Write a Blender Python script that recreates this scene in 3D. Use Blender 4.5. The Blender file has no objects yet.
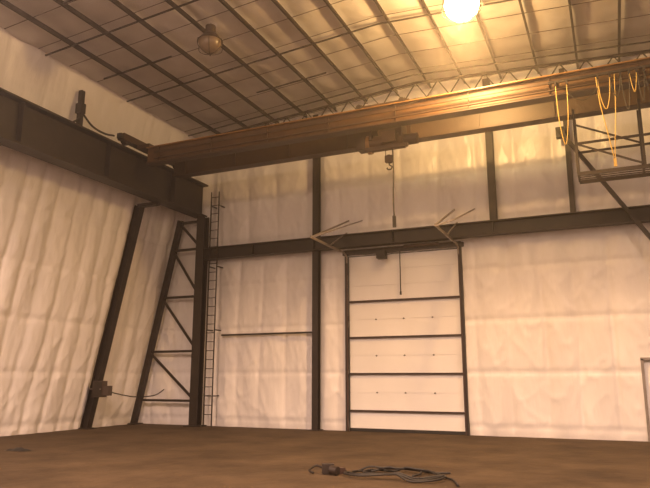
import bpy, math, random
from mathutils import Vector, Matrix, noise
random.seed(4)
scn = bpy.context.scene
scn.view_settings.view_transform = 'Standard'
scn.view_settings.look = 'None'
scn.view_settings.exposure = 0.0

# ------------------------------------------------------------ materials
def mat(name, col, rough=0.5, metal=0.0, nscale=3.0, var=0.25, bump=0.15, bscale=20.0, stretch=(1,1,1), spec=0.5, col2=None, nrough=0.5, lo=0.3, hi=0.7):
    m = bpy.data.materials.new(name); m.use_nodes = True
    nt = m.node_tree; nd = nt.nodes; lk = nt.links
    b = nd["Principled BSDF"]
    b.inputs["Roughness"].default_value = rough
    b.inputs["Metallic"].default_value = metal
    b.inputs["Specular IOR Level"].default_value = spec
    tc = nd.new("ShaderNodeTexCoord"); mp = nd.new("ShaderNodeMapping")
    mp.inputs["Scale"].default_value = stretch
    lk.new(tc.outputs["Object"], mp.inputs["Vector"])
    n = nd.new("ShaderNodeTexNoise"); n.inputs["Scale"].default_value = nscale; n.inputs["Detail"].default_value = 8; n.inputs["Roughness"].default_value = nrough
    lk.new(mp.outputs["Vector"], n.inputs["Vector"])
    r = nd.new("ShaderNodeValToRGB")
    r.color_ramp.elements[0].position = lo; r.color_ramp.elements[1].position = hi
    c2 = col2 if col2 else tuple(c*(1-var) for c in col)
    r.color_ramp.elements[0].color = (*c2, 1); r.color_ramp.elements[1].color = (*col, 1)
    lk.new(n.outputs["Fac"], r.inputs["Fac"]); lk.new(r.outputs["Color"], b.inputs["Base Color"])
    if bump > 0:
        n2 = nd.new("ShaderNodeTexNoise"); n2.inputs["Scale"].default_value = bscale; n2.inputs["Detail"].default_value = 5
        lk.new(mp.outputs["Vector"], n2.inputs["Vector"])
        bp = nd.new("ShaderNodeBump"); bp.inputs["Strength"].default_value = bump; bp.inputs["Distance"].default_value = 0.05
        lk.new(n2.outputs["Fac"], bp.inputs["Height"]); lk.new(bp.outputs["Normal"], b.inputs["Normal"])
    return m

def emis(name, col, s):
    m = bpy.data.materials.new(name); m.use_nodes = True
    b = m.node_tree.nodes["Principled BSDF"]
    b.inputs["Base Color"].default_value = (*col, 1)
    b.inputs["Emission Color"].default_value = (*col, 1)
    b.inputs["Emission Strength"].default_value = s
    return m

M_INS  = mat("white_vinyl_insulation", (0.83,0.80,0.795), 0.34, nscale=0.7, var=0.12, bump=0.35, bscale=3.0, stretch=(1.8,1.8,0.4))
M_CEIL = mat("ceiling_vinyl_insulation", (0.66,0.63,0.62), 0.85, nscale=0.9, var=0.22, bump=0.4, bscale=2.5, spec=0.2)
M_FLOOR= mat("dusty_concrete", (0.108,0.076,0.047), 0.88, nscale=0.7, bump=0.8, bscale=4, col2=(0.046,0.032,0.020), spec=0.15, nrough=0.68, lo=0.32, hi=0.72)
M_STEEL= mat("dark_brown_steel", (0.026,0.017,0.012), 0.5, nscale=2.5, var=0.4, bump=0.1)
M_RUST = mat("primer_steel", (0.065,0.036,0.026), 0.55, nscale=3, var=0.4, bump=0.1)
M_CRANE= mat("crane_paint_shaded", (0.12,0.057,0.018), 0.5, nscale=1.2, var=0.5, bump=0.1)  # crane paint darkened: dim light on the girder faces put into the colour
M_CRFL = mat("crane_paint_lit", (0.32,0.16,0.045), 0.42, nscale=1.5, var=0.4, bump=0.08)  # same crane paint lightened: lit top edge put into the colour
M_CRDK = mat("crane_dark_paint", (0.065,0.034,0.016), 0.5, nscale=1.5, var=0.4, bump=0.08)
M_DOOR = mat("white_door_panel", (0.84,0.82,0.81), 0.4, nscale=1.2, var=0.06, bump=0.05)
M_GALV = mat("galvanised_steel", (0.30,0.26,0.23), 0.4, metal=0.5, nscale=5, var=0.3, bump=0.05)
M_BLACK= mat("black_rubber", (0.02,0.017,0.015), 0.6, var=0.3, bump=0.1)
M_GREY = mat("grey_box_paint", (0.07,0.05,0.04), 0.5, var=0.2, bump=0.05)
M_YEL  = mat("yellow_cable", (0.62,0.42,0.10), 0.5, var=0.15, bump=0.0)
M_BULB = emis("lit_refractor_globe", (1.0,0.74,0.30), 70.0)
M_GLASS= mat("dull_refractor", (0.22,0.16,0.11), 0.3, var=0.2, bump=0.1)

# ------------------------------------------------------------ mesh builder
class Builder:
    def __init__(s, name): s.name=name; s.v=[]; s.f=[]; s.mi=[]; s.mats=[]; s.sm=[]
    def m(s, mt):
        if mt not in s.mats: s.mats.append(mt)
        return s.mats.index(mt)
    def add(s, vs, fs, mt, smooth=False):
        o=len(s.v); s.v += [tuple(v) for v in vs]; i=s.m(mt)
        for f in fs: s.f.append([a+o for a in f]); s.mi.append(i); s.sm.append(smooth)
    def box(s, c, d, mt, R=None):
        vs=[Vector((x*d[0]/2,y*d[1]/2,z*d[2]/2)) for x in(-1,1) for y in(-1,1) for z in(-1,1)]
        if R: vs=[R@v for v in vs]
        vs=[v+Vector(c) for v in vs]
        s.add(vs,[(0,1,3,2),(4,6,7,5),(0,4,5,1),(2,3,7,6),(0,2,6,4),(1,5,7,3)],mt)
    def prof(s, pts, p0, p1, mt, up=(0,0,1), smooth=False, scale1=1.0):
        p0=Vector(p0);p1=Vector(p1);d=(p1-p0).normalized();up=Vector(up)
        if abs(d.dot(up))>0.98: up=Vector((0,1,0))
        if abs(d.dot(up))>0.98: up=Vector((1,0,0))
        r=d.cross(up).normalized();u=r.cross(d)
        n=len(pts)
        vs=[p0+r*a+u*b for a,b in pts]+[p1+(r*a+u*b)*scale1 for a,b in pts]
        fs=[(i,(i+1)%n,n+(i+1)%n,n+i) for i in range(n)]
        s.add(vs,fs,mt,smooth)
        s.add(vs,[tuple(range(n))[::-1],tuple(range(n,2*n))],mt)
    def bar(s,p0,p1,w,h,mt,up=(0,0,1)):
        s.prof([(-w/2,-h/2),(w/2,-h/2),(w/2,h/2),(-w/2,h/2)],p0,p1,mt,up)
    def ibeam(s,p0,p1,w,h,mt,up=(0,0,1),tf=0.03,tw=0.025):
        a=w/2;b=h/2;t=tw/2
        s.prof([(-a,-b),(a,-b),(a,-b+tf),(t,-b+tf),(t,b-tf),(a,b-tf),(a,b),(-a,b),(-a,b-tf),(-t,b-tf),(-t,-b+tf),(-a,-b+tf)],p0,p1,mt,up)
    def angle(s,p0,p1,w,mt,t=0.012,up=(0,0,1)):
        s.prof([(0,0),(w,0),(w,t),(t,t),(t,w),(0,w)],p0,p1,mt,up)
    def cyl(s,p0,p1,r,mt,n=16,r1=None):
        s.prof([(r*math.cos(2*math.pi*i/n),r*math.sin(2*math.pi*i/n)) for i in range(n)],p0,p1,mt,smooth=True,scale1=(r1/r if r1 is not None else 1.0))
    def lathe(s,c,prof,mt,n=24):
        vs=[];k=len(prof)
        for i in range(n):
            a=2*math.pi*i/n
            for r,z in prof:
                v=Vector((r*math.cos(a),r*math.sin(a),z)); vs.append(v+Vector(c))
        fs=[]
        for i in range(n):
            j=(i+1)%n
            for q in range(k-1): fs.append((i*k+q,j*k+q,j*k+q+1,i*k+q+1))
        s.add(vs,fs,mt,True)
    def tube(s,pts,r,mt,n=8,sub=6):
        P=[Vector(p) for p in pts]; Q=[]
        for i in range(len(P)-1):
            a=P[max(i-1,0)];b=P[i];c=P[i+1];d=P[min(i+2,len(P)-1)]
            for k in range(sub):
                t=k/sub
                Q.append(0.5*((2*b)+(c-a)*t+(2*a-5*b+4*c-d)*t*t+(-a+3*b-3*c+d)*t**3))
        Q.append(P[-1]); vs=[]
        pr=None
        for i,q in enumerate(Q):
            d=(Q[min(i+1,len(Q)-1)]-Q[max(i-1,0)]).normalized()
            if pr is None: pr=d.orthogonal().normalized()
            pr=(pr-d*pr.dot(d)).normalized(); w=d.cross(pr)
            for k in range(n):
                a=2*math.pi*k/n; vs.append(q+pr*r*math.cos(a)+w*r*math.sin(a))
        fs=[]
        for i in range(len(Q)-1):
            for k in range(n): fs.append((i*n+k,i*n+(k+1)%n,(i+1)*n+(k+1)%n,(i+1)*n+k))
        fs.append(tuple(range(n))[::-1]); fs.append(tuple(range((len(Q)-1)*n,len(Q)*n)))
        s.add(vs,fs,mt,True)
    def done(s):
        me=bpy.data.meshes.new(s.name); me.from_pydata(s.v,[],s.f)
        for m in s.mats: me.materials.append(m)
        me.polygons.foreach_set("material_index",s.mi); me.polygons.foreach_set("use_smooth",s.sm)
        me.update(); ob=bpy.data.objects.new(s.name,me); scn.collection.objects.link(ob); return ob

def grid(name, nu, nv, fn, mt, keep=None):
    vs=[];fs=[]
    for i in range(nu+1):
        for j in range(nv+1): vs.append(fn(i/nu,j/nv))
    for i in range(nu):
        for j in range(nv):
            if keep and not keep((i+.5)/nu,(j+.5)/nv): continue
            a=i*(nv+1)+j; fs.append((a,a+nv+1,a+nv+2,a+1))
    me=bpy.data.meshes.new(name); me.from_pydata(vs,[],fs); me.materials.append(mt)
    me.polygons.foreach_set("use_smooth",[True]*len(fs)); me.update()
    ob=bpy.data.objects.new(name,me); scn.collection.objects.link(ob); return ob

N=lambda x,y,z=0.0: noise.noise(Vector((x,y,z)))
YB=19.0; YF=-12.0; XH=15.9; LEAN=0.227; EAVE_X=13.6; EAVE=10.15
RX=-5.0; RZ=EAVE+0.078*(EAVE_X+RX)
roofz=lambda x: RZ-(0.078 if x<RX else 0.055)*abs(x-RX)
def ss(t): t=max(0,min(1,t)); return t*t*(3-2*t)
def quilt(a,z,seed,w=0.95,A=0.10,wob=0.14):
    a2=a+wob*N(a*0.6,z*0.22,seed)
    m=0.65+0.8*abs(N(a*0.45,z*0.25,seed+31))
    f=A*m*abs(math.sin(math.pi*a2/w))**0.45
    g=0.05*N(a*1.7,z*0.16,seed+3)+0.03*N(a*1.1+z*0.5,z*0.7,seed+7)
    r=1-abs(N(a*2.5+z*0.9,z*0.5-a*.3,seed+15))*2
    r2=1-abs(N(a*1.8-z*1.1,z*0.6+a*.4,seed+22))*2
    h=0.014*N(a*6+z*1.0,z*1.2,seed+11)+0.022*max(0,r)**7+0.020*max(0,r2)**8
    q=-0.03*max(0,1-abs(((z+50)%1.5)-.75)/.11)
    return max(0.0,f+g+h+q+0.03)
def pinch(v,c,w=0.35): return 0.25+0.75*ss(abs(v-c)/w)

# ------------------------------------------------------------ shell
grid("floor",60,60,lambda u,v:(-16.2+32.4*u,YF-0.3+(YB-YF+0.6)*v,0.0),M_FLOOR)
DX0,DX1,DZ=-7.63,-4.03,5.45
MX0,MX1,MZ=0.62,1.57,2.08
def bw(u,v):
    x=-XH+2*XH*u; z=11.0*v
    d=quilt(x,z,1.0 if z<5.9 else 20.0,0.9 if z<5.9 else 1.15,0.11)
    d*=pinch(z,5.9,0.6)*pinch(x,-8.7,0.3)*(pinch(x,-2.94,0.3) if z>5.9 else 1)*(pinch(x,-13,.3))
    if z<0.3: d*=0.5+0.5*z/0.3
    return (x,YB-d,z)
def bkeep(u,v):
    x=-XH+2*XH*u; z=11.0*v
    return not((DX0<x<DX1 and z<DZ) or (MX0<x<MX1 and z<MZ))
grid("wall_back",520,170,bw,M_INS,bkeep)
def lw(sg):
    def f(u,v):
        y=YF+(YB-YF)*u; z=10.3*v
        d=quilt(y,z,40.0+sg,0.66,0.085,0.16)
        d*=pinch(y,16.3,.3)
        if z>7.5: d*=max(.25,1-(z-7.5)*.6)
        return (sg*(XH-LEAN*z-d*1.2),y,z)
    return f
grid("wall_left",500,120,lw(-1),M_INS)
grid("wall_right",200,50,lw(1),M_INS)
grid("wall_front",160,60,lambda u,v:(-XH+2*XH*u,YF+quilt(u*32,v*12,60.),11.0*v),M_INS)
def ceil(u,v):
    x=-13.9+27.8*u; y=YF+(YB+0.1-YF)*v
    sag=0.05*abs(math.sin(math.pi*(x+12.4)/1.1))+0.05*N(x*0.9,y*0.9,5)+0.03*N(x*2.0,y*2.0,8)
    return (x,y,roofz(x)+0.13-sag)
grid("ceiling",230,240,ceil,M_CEIL)

# roof purlins + sag rods
P=Builder("roof_purlins")
x=-12.4
while x<13.3:
    z=roofz(x)-0.02
    P.prof([(-0.03,-0.06),(0.03,-0.06),(0.03,-0.045),(-0.018,-0.045),(-0.018,0.09),(-0.03,0.09)],(x,YF+.1,z),(x,YB-0.12,z),M_STEEL)
    x+=1.1
P.done()
R=Builder("roof_sag_rods")
y=17.75
while y>-11:
    R.bar((-13.3,y,roofz(-13.3)-0.1),(RX,y,RZ-0.1),0.04,0.03,M_STEEL)
    R.bar((13.3,y,roofz(13.3)-0.1),(RX,y,RZ-0.1),0.04,0.03,M_STEEL)
    y-=3.2
for x,y in((-12.9,13.1),(-9.6,16.2),(-5.2,13.2),(-11.2,9.9)):
    x2=x+2.4
    if x<RX<x2: x2=RX
    R.bar((x,y,roofz(x)-0.1),(x2,y,roofz(x2)-0.1),0.035,0.03,M_STEEL)
R.done()
B2=Builder("insulation_banding")
y=18.6
while y>0:
    B2.bar((-13.3,y,roofz(-13.3)-0.02),(RX,y,RZ-0.02),0.016,0.01,M_RUST)
    B2.bar((13.3,y,roofz(13.3)-0.02),(RX,y,RZ-0.02),0.016,0.01,M_RUST)
    y-=1.07
B2.done()
T=Builder("roof_truss")
yt=18.1
for xe in(-13.3,13.3):
    L_=RX-xe
    T.bar((xe,yt,roofz(xe)-.2),(RX,yt,RZ-.2),0.07,0.06,M_STEEL)
    T.bar((xe,yt,roofz(xe)-.70),(RX,yt,RZ-.75),0.07,0.06,M_STEEL)
    n=int(abs(L_)/.7)
    for i in range(n):
        xa=xe+L_*i/n; xb=xe+L_*(i+.5)/n; xc=xe+L_*(i+1)/n
        f=lambda x:(roofz(x)-.2); g=lambda x:(roofz(x)-.72)
        T.bar((xa,yt,f(xa)),(xb,yt,g(xb)),0.03,0.03,M_STEEL)
        T.bar((xb,yt,g(xb)),(xc,yt,f(xc)),0.03,0.03,M_STEEL)
T.done()

# ------------------------------------------------------------ steel
def wallcol(x,z1,w=0.2,dep=0.22,y=YB-0.24,z0=0.0):
    C=Builder("wall_column"); C.ibeam((x,y,z0),(x,y,z1),w,dep,M_STEEL,up=(0,1,0),tf=0.02,tw=0.02)
    if z0==0: C.box((x,y,0.012),(w+.16,dep+.12,0.024),M_STEEL)
    C.done()
wallcol(-8.7,roofz(-8.7)-.1)
wallcol(-2.94,roofz(-2.94)-.1,z0=6.1)
wallcol(-0.75,roofz(-.75)-.1,w=.14,z0=6.1)
wallcol(4.4,roofz(4.4)-.1)
W=Builder("wall_beam")
W.ibeam((-13.0,YB-0.38,5.88),(13.0,YB-0.38,5.88),0.30,0.42,M_STEEL,tf=0.03)
for x in(-11,-8.7,-6,-2.94,0,4.4,8): W.box((x,YB-0.38,5.88),(0.02,0.27,0.36),M_STEEL)
W.done()
G=Builder("wall_girt"); G.angle((-12.3,YB-.22,3.0),(-8.8,YB-.22,3.0),0.06,M_STEEL); G.done()
Bc=Builder("wall_cross_brace"); Bc.bar((-0.9,YB-.6,8.45),(4.25,YB-.6,0.03),0.13,0.1,M_STEEL); Bc.box((-0.9,YB-.5,8.45),(.25,.2,.3),M_STEEL); Bc.box((4.25,YB-.5,.1),(.4,.2,.2),M_STEEL); Bc.done()

def wx(z): return -XH+LEAN*z
def leancol(y,sg=1):
    C=Builder("leaning_column")
    C.ibeam((sg*(wx(0)+.2),y,0),(sg*(wx(7.2)+.2),y,7.2),0.22,0.28,M_STEEL,up=(1,0,0),tf=0.025)
    C.box((sg*(wx(0)+.25),y,0.015),(.45,.4,.03),M_STEEL)
    C.bar((sg*(wx(7.15)+.2),y,7.2),(sg*-13.3,y,7.2),.2,.1,M_STEEL)
    C.done()
for y in(16.3,10.2,4.0,-2,-8): leancol(y)
for y in(16.3,10.2,4.0,-2,-8): leancol(y,-1)

def laced(sg):
    L=Builder("laced_column"); y=YB-.42
    xi=-13.1
    L.ibeam((sg*xi,y,0),(sg*xi,y,7.25),0.32,0.3,M_STEEL,up=(0,1,0),tf=0.025)
    L.bar((sg*(wx(0)+.2),y,0),(sg*(wx(7.2)+.2),y,7.2),0.18,0.18,M_STEEL,up=(0,1,0))
    zs=[0.83,2.5,4.4,6.1,7.1]
    for z in zs: L.bar((sg*(wx(z)+.2),y,z),(sg*xi,y,z),0.08,0.08,M_STEEL,up=(0,1,0))
    for a,b in zip(zs[:-1],zs[1:]):
        L.bar((sg*(wx(b)+.2),y-.06,b),(sg*xi,y-.06,a),0.03,0.09,M_STEEL)
    L.box((sg*xi,y,.02),(.6,.5,.04),M_STEEL); L.box((sg*(wx(0)+.2),y,.02),(.45,.45,.04),M_STEEL)
    L.done()
laced(1); laced(-1)

for sg in(1,-1):
    Rn=Builder("crane_runway_girder"); x=-13.3*sg
    Rn.ibeam((x,YF+.4,7.88),(x,YB-.25,7.88),0.5,1.2,M_STEEL,tf=0.05,tw=0.03)
    yy=YF+1
    while yy<YB-.5:
        Rn.box((x,yy,7.88),(0.4,0.02,1.1),M_STEEL); yy+=3.1
    Rn.bar((x,YF+.4,8.53),(x,YB-.4,8.53),0.08,0.1,M_RUST)
    Rn.done()
S=Builder("runway_bracket_post")
S.bar((-13.5,12.9,8.48),(-13.5,12.9,9.75),0.13,0.13,M_STEEL); S.box((-13.5,12.9,9.2),(.22,.18,.3),M_STEEL)
S.bar((-13.5,12.9,8.9),(-13.5,12.4,8.48),.05,.05,M_STEEL); S.done()
K=Builder("runway_power_cable")
K.tube([(-13.5,12.98,9.1),(-13.5,13.4,8.85),(-13.4,13.8,8.75),(-13.35,14.15,8.8)],0.03,M_BLACK); K.done()

# ladder
L=Builder("wall_ladder")
for x in(-12.72,-12.40): L.bar((x,YB-.5,.0),(x,YB-.5,8.1),0.03,0.04,M_STEEL,up=(0,1,0))
z=.4
while z<8: L.cyl((-12.72,YB-.5,z),(-12.40,YB-.5,z),0.013,M_STEEL,8); z+=.3
for z in(1,3.2,5.4,7.6):
    for x in(-12.72,-12.40): L.bar((x,YB-.5,z),(x,YB-.12,z),.03,.04,M_STEEL)
L.done()

# electric box on leaning column
E=Builder("electrical_box")
cx=wx(1.25)+.62
E.box((cx,16.05,1.25),(.42,.2,.5),M_GREY); E.box((cx,15.94,1.25),(.38,.02,.46),M_STEEL); E.cyl((cx+.15,15.93,1.25),(cx+.15,15.89,1.25),.02,M_GALV,8)
E.box((cx+.32,16.05,1.2),(.24,.16,.3),M_GREY)
E.bar((cx-.22,16.1,1.25),(cx-.45,16.12,1.25),.1,.05,M_GREY)
E.tube([(cx+.42,16.1,1.15),(cx+.75,16.8,1.0),(cx+.75,17.8,1.02),(cx+.6,18.5,1.2)],.018,M_BLACK)
E.done()

# ------------------------------------------------------------ overhead crane
C=Builder("overhead_bridge_crane")
z0,z1=8.07,8.60
CX=12.75
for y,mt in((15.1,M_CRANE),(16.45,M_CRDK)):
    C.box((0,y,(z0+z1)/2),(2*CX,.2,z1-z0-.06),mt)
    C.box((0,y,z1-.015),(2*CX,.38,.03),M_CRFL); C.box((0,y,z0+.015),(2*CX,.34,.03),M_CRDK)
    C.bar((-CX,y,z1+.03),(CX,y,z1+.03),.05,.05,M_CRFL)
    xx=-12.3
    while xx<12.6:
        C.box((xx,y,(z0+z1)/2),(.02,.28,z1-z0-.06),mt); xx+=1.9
for sg in(-1,1):
    x=13.2*sg
    C.box((x,15.78,8.8),(.26,3.0,.2),M_CRDK)
    for y in(14.5,17.05):
        C.cyl((x-.08,y,8.75),(x+.08,y,8.75),.16,M_STEEL,18)
    C.box((sg*12.9,15.78,8.66),(.5,1.7,.12),M_CRDK)
    C.box((x,14.24,8.8),(.16,.1,.16),M_BLACK); C.box((x,17.32,8.8),(.16,.1,.16),M_BLACK)
C.cyl((-12.4,14.92,8.19),(12.4,14.92,8.19),.025,M_CRDK,8)
C.bar((-12.4,14.88,8.38),(12.4,14.88,8.38),.03,.05,M_CRDK)
# trolley hoist
tx=-5.15
C.box((tx,15.3,8.72),(1.5,.14,.16),M_CRDK); C.box((tx,16.3,8.72),(1.5,.14,.16),M_CRDK)
for a in(-.6,.6):
    C.box((tx+a,15.78,8.72),(.14,1.3,.16),M_CRDK)
    for y in(15.1,16.45): C.cyl((tx+a,y-.05,8.71),(tx+a,y+.05,8.71),.08,M_STEEL,14)
C.cyl((tx-.5,15.78,7.88),(tx+.45,15.78,7.88),.22,M_CRANE,24)
C.cyl((tx+.45,15.78,7.88),(tx+.8,15.78,7.88),.15,M_RUST,20)
C.cyl((tx-.5,15.78,7.88),(tx-.6,15.78,7.88),.26,M_CRFL,24)
C.box((tx-.75,15.78,7.9),(.25,.36,.34),M_CRDK)
for a in(-.45,.4): C.box((tx+a,15.78,8.3),(.08,.5,.75),M_CRDK)
C.box((tx,15.55,7.66),(1.2,.1,.1),M_CRDK)
C.box((tx+.1,15.45,7.9),(.4,.14,.3),M_CRANE)
for a in(-.1,.1): C.cyl((tx+a,15.78,7.7),(tx+a,15.78,7.45),.012,M_BLACK,6)
C.box((tx,15.78,7.4),(.22,.12,.18),M_CRDK); C.cyl((tx,15.71,7.4),(tx,15.85,7.4),.11,M_CRDK,18)
C.tube([(tx,15.78,7.32),(tx,15.78,7.24),(tx+.07,15.78,7.18),(tx+.04,15.78,7.11),(tx-.04,15.78,7.11),(tx-.07,15.78,7.16)],.02,M_STEEL)
C.tube([(tx+.15,15.6,7.85),(tx+.17,15.6,7.0),(tx+.15,15.6,6.2),(tx+.16,15.6,5.75)],.022,M_BLACK)
C.box((tx+.16,15.6,5.6),(.08,.07,.3),M_BLACK)
C.done()

# service platform + festoon
Q=Builder("crane_service_platform")
xa,xb,ya,yb=-.45,2.6,15.9,16.6
yy=ya
while yy<=yb: Q.bar((xa,yy,6.4),(xb,yy,6.4),.02,.03,M_STEEL); yy+=.17
for y in(ya,yb):
    Q.bar((xa,y,6.38),(xb,y,6.38),.05,.09,M_STEEL)
    Q.bar((xa,y,7.15),(xb,y,7.15),.05,.05,M_STEEL)
    for x in(xa,1.0,xb): Q.bar((x,y,6.4),(x,y,8.04),.055,.055,M_STEEL)
for x in(xa,xb):
    for z in(6.4,7.15): Q.bar((x,ya,z),(x,yb,z),.045,.045,M_STEEL)
Q.bar((xa,ya,7.15),(1.0,ya,6.45),.04,.04,M_STEEL)
Q.bar((xa,yb,7.9),(1.0,yb,7.2),.04,.04,M_STEEL)
Q.done()
F=Builder("festoon_cable")
F.bar((-.9,14.72,8.3),(12,14.72,8.3),.05,.06,M_STEEL)
for x in(-.7,3,7,11): F.bar((x,14.72,8.3),(x,14.98,8.3),.05,.05,M_STEEL)
xs=[-.75,-.5,.15,.4,.62,.8,.95,1.1,1.3,1.5,1.7,1.95]
for i,(a,b) in enumerate(zip(xs[:-1],xs[1:])):
    dz=(1.5,.5,.8,.55,.9,.5,.75,.6,.85,.7,.8)[i]
    mt=M_YEL if i in(0,2,5) else M_BLACK
    m_=(a+b)/2
    F.tube([(a,14.72,8.25),(a+.03,14.72,8.25-dz*.6),(m_,14.72,8.25-dz),(b-.03,14.72,8.25-dz*.6),(b,14.72,8.25)],.009,mt)
    F.box((a,14.72,8.24),(.05,.06,.08),M_STEEL)
F.tube([(.12,14.72,8.25),(.16,14.74,7.6),(.26,14.75,6.9),(.34,14.75,6.3)],.010,M_YEL)
F.tube([(.5,14.72,8.25),(.46,14.74,7.4),(.38,14.75,6.6),(.36,14.75,6.3)],.009,M_YEL)
F.box((.35,14.75,6.2),(.06,.05,.18),M_YEL)
F.done()

# ------------------------------------------------------------ overhead sectional door
D=Builder("door_1")
yd=YB-.02
zs=[0.03,.6,1.155,1.71,2.265,2.82,3.385,3.95,4.45,4.95,5.42]
for a,b in zip(zs[:-1],zs[1:]):
    D.box(((DX0+DX1)/2,yd,(a+b)/2),(DX1-DX0-.02,.05,b-a-.012),M_DOOR)
D.box(((DX0+DX1)/2,yd,2.7),(DX1-DX0-.04,.02,5.4),M_DOOR)
for z in(1.155,2.265,3.385):
    for i in(1,2,3):
        x=DX0+i*(DX1-DX0)/4
        D.box((x,yd-.033,z),(.03,.016,.05),M_GALV)
        D.cyl((x-.03,yd-.04,z),(x+.03,yd-.04,z),.01,M_GREY,8)
for z in(.6,1.71,2.82,3.95):
    D.bar((DX0+.02,yd-.06,z),(DX1-.02,yd-.06,z),.06,.05,M_RUST)
    D.bar((DX0+.02,yd-.07,z+.03),(DX1-.02,yd-.07,z+.03),.08,.01,M_RUST)
D.box(((DX0+DX1)/2,yd-.04,.05),(DX1-DX0,.06,.09),M_BLACK)
for x,sg in((DX0,-1),(DX1,1)):
    D.box((x+sg*.05,YB-.14,2.8),(.06,.14,5.6),M_STEEL)
    D.bar((x,YB-.22,0.02),(x,YB-.22,5.3),.04,.04,M_RUST,up=(0,1,0))
    D.tube([(x,YB-.22,5.2),(x,YB-.28,5.42),(x,YB-.5,5.5),(x,YB-.8,5.5)],.03,M_GALV)
    D.bar((x,YB-.75,5.5),(x,16.05,5.52),.035,.07,M_GALV)
    D.bar((x,16.1,5.52),(x+.07*-sg,YB-.2,6.6),.045,.045,M_GALV)
    D.bar((x,17.4,5.52),(x,YB-.2,6.2),.035,.035,M_GALV)
    D.bar((x,16.1,5.5),(x+.5,16.1,5.62),.035,.035,M_GALV)
    D.bar((x+.5,16.1,5.62),(x+.55,YB-.25,6.55),.035,.035,M_GALV)
D.box(((DX0+DX1)/2,YB-.16,5.52),(DX1-DX0+.3,.12,.12),M_STEEL)
D.cyl((DX0-.1,YB-.3,5.58),(DX1+.1,YB-.3,5.58),.02,M_STEEL,10)
D.cyl((-5.7,YB-.3,5.58),(-4.6,YB-.3,5.58),.045,M_RUST,14)
D.box((-6.4,YB-.36,5.36),(.28,.26,.24),M_BLACK)
# pull chain hanging from the shaft
D.cyl((-5.83,YB-.3,4.15),(-5.83,YB-.3,5.58),.018,M_STEEL,8)
D.cyl((-5.83,YB-.3,4.08),(-5.83,YB-.3,4.18),.03,M_STEEL,8)
D.done()
D=Builder("door_2")
D.box(((MX0+MX1)/2,YB-.02,MZ/2),(MX1-MX0-.04,.05,MZ-.03),M_DOOR)
for x in(MX0,MX1): D.box((x,YB-.08,MZ/2),(.07,.18,MZ),M_GALV)
D.box(((MX0+MX1)/2,YB-.08,MZ),(MX1-MX0+.07,.18,.07),M_GALV)
D.cyl((MX1-.12,YB-.04,1.0),(MX1-.12,YB-.12,1.0),.03,M_GALV,12)
D.done()

# ------------------------------------------------------------ lamps
def highbay(c,lit,k_=1.0):
    H=Builder("high_bay_light"); x,y,z=c
    H.cyl((x,y,z+.4),(x,y,max(z+.45,roofz(x)-.05)),.015,M_BLACK,8)
    H.cyl((x,y,z+.2),(x,y,z+.42),.13,M_GREY,18)
    H.lathe(c,[(.0,.22),(.14*k_,.22),(.2*k_,.16),(.3*k_,.02),(.33*k_,0),(.3*k_,0),(.2*k_,.1),(.1*k_,.18)],M_GREY)
    H.lathe(c,[(.29*k_,.03),(.3*k_,-.05*k_),(.26*k_,-.18*k_),(.17*k_,-.27*k_),(.0,-.3*k_)],M_BULB if lit else M_GLASS)
    for k in range(6):
        a=k*math.pi/3; q=k_
        H.tube([(x+.34*q*math.cos(a),y+.34*q*math.sin(a),z),(x+.33*q*math.cos(a),y+.33*q*math.sin(a),z-.2*q),(x+.12*q*math.cos(a),y+.12*q*math.sin(a),z-.34*q),(x,y,z-.35*q)],.008,M_STEEL,6,3)
    H.done()
def lamp(c,p,col,ang=160,r=.3):
    l=bpy.data.lights.new("lamp_light",'SPOT'); l.energy=p; l.color=col; l.spot_size=math.radians(ang); l.spot_blend=.5; l.shadow_soft_size=r
    o=bpy.data.objects.new("lamp_light",l); o.location=c; scn.collection.objects.link(o)
def uplight(c,p,col):
    l=bpy.data.lights.new("lamp_uplight",'POINT'); l.energy=p; l.color=col; l.shadow_soft_size=.15
    o=bpy.data.objects.new("lamp_uplight",l); o.location=c; scn.collection.objects.link(o)
highbay((-8.75,12.4,9.98),False)
MC=(-2.60,13.65,10.2)
highbay(MC,True,1.35)
lamp((MC[0],MC[1],MC[2]-.9),2000,(1,.54,.20),r=.5)
uplight((MC[0]-.1,MC[1]-.1,MC[2]-.62),800,(1,.56,.19))
SO=(1.0,.645,.485)
for c,p in(((-9.5,3.0,9.7),4600),((-1.5,1.5,9.9),5200),((6.5,6.5,9.5),3700),((-6,-6,9.8),4000),((5,-6,9.5),2800)):
    highbay(c,True); lamp((c[0],c[1],c[2]-.65),p,SO); uplight((c[0],c[1],c[2]-.6),320,SO)

# scattering volume added through the hall to spread glare around the lamp
hz=bpy.data.materials.new("glare_scatter"); hz.use_nodes=True
nt=hz.node_tree; nt.nodes.clear()
o_=nt.nodes.new("ShaderNodeOutputMaterial"); vs_=nt.nodes.new("ShaderNodeVolumeScatter")
vs_.inputs["Color"].default_value=(1,.93,.85,1); vs_.inputs["Density"].default_value=0.0035; vs_.inputs["Anisotropy"].default_value=0.75
nt.links.new(vs_.outputs[0],o_.inputs["Volume"])
H=Builder("lamp_glare_haze"); H.box((0,3.5,5.6),(33,32,11.6),hz); H.done()

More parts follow.
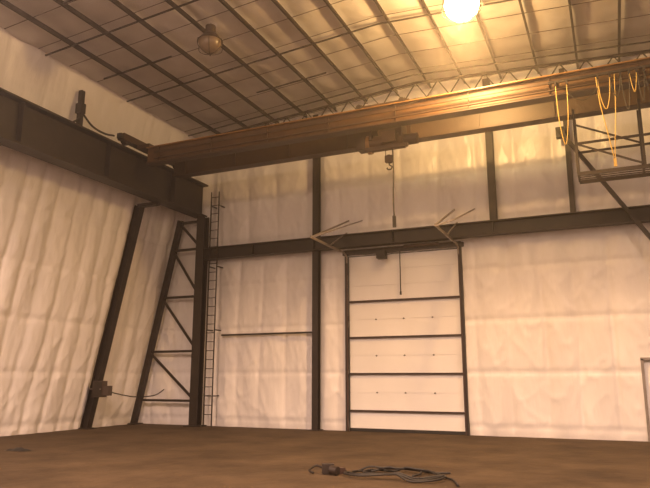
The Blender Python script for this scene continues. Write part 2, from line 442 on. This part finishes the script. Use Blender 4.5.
# ------------------------------------------------------------ floor clutter
H=Builder("coiled_cable")
pts=[]
cx,cy=-3.7,10.6
for i in range(46):
    a=i*.42; r=.36+.12*math.sin(i*.9)+.1*random.random()
    pts.append((cx+r*1.35*math.cos(a)+.010*i,cy+r*math.sin(a)*1.3,.03+.012*(i%7)))
pts+=[(-3.0,10.4,.03),(-2.8,10.75,.03),(-2.5,10.5,.03),(-2.3,10.0,.03)]
H.tube(pts,.018,M_BLACK,6,4)
H.tube([(-3.9,10.9,.05),(-3.7,11.2,.05),(-3.3,11.3,.03),(-3.0,11.1,.03),(-2.7,11.2,.03)],.018,M_BLACK,6,6)
H.done()
H=Builder("chain_hoist_tackle")
cx,cy=-4.62,10.45
H.box((cx,cy,.09),(.2,.16,.16),M_STEEL,Matrix.Rotation(.5,3,'Z')); H.cyl((cx+.1,cy-.1,.09),(cx+.24,cy-.14,.08),.07,M_STEEL,14)
H.box((cx+.15,cy+.14,.05),(.2,.1,.1),M_RUST,Matrix.Rotation(-.4,3,'Z'))
H.tube([(cx-.1,cy,.1),(cx-.25,cy+.05,.12),(cx-.3,cy-.1,.06),(cx-.2,cy-.16,.03)],.02,M_STEEL)
H.tube([(cx-.02,cy+.1,.1),(cx-.1,cy+.25,.08),(cx+.1,cy+.35,.03),(cx+.2,cy+.3,.03)],.018,M_BLACK)
H.done()
def rag(name,c,s,mt,seed):
    H=Builder(name); n=14; vs=[];fs=[]
    for i in range(n+1):
        for j in range(n+1):
            u=i/n*2-1; v=j/n*2-1; r=max(0,1-(u*u+v*v)**.5)
            vs.append((c[0]+s[0]*u*(1+.3*N(u*2,v*2,seed)),c[1]+s[1]*v,max(.004,s[2]*(r**.5)*(.7+1.2*N(u*2.5,v*2.5,seed+2)))))
    for i in range(n):
        for j in range(n):
            a=i*(n+1)+j; fs.append((a,a+n+1,a+n+2,a+1))
    H.add(vs,fs,mt,True); H.done()
rag("crumpled_rag",(-12.4,10.9,0),(.3,.16,.08),M_BLACK,3)

# ------------------------------------------------------------ world + camera
w=bpy.data.worlds.new("World"); scn.world=w; w.use_nodes=True
w.node_tree.nodes["Background"].inputs[0].default_value=(.5,.33,.22,1); w.node_tree.nodes["Background"].inputs[1].default_value=.1
cd=bpy.data.cameras.new("Camera"); cam=bpy.data.objects.new("Camera",cd); scn.collection.objects.link(cam); scn.camera=cam
cd.sensor_width=36; cd.lens=36*640/650; cd.clip_end=200
yaw=math.radians(24.1); p=math.radians(11.8)
f=Vector((-math.sin(yaw)*math.cos(p),math.cos(yaw)*math.cos(p),math.sin(p)))
cam.location=(0,0,1.6); cam.rotation_euler=f.to_track_quat('-Z','Y').to_euler()
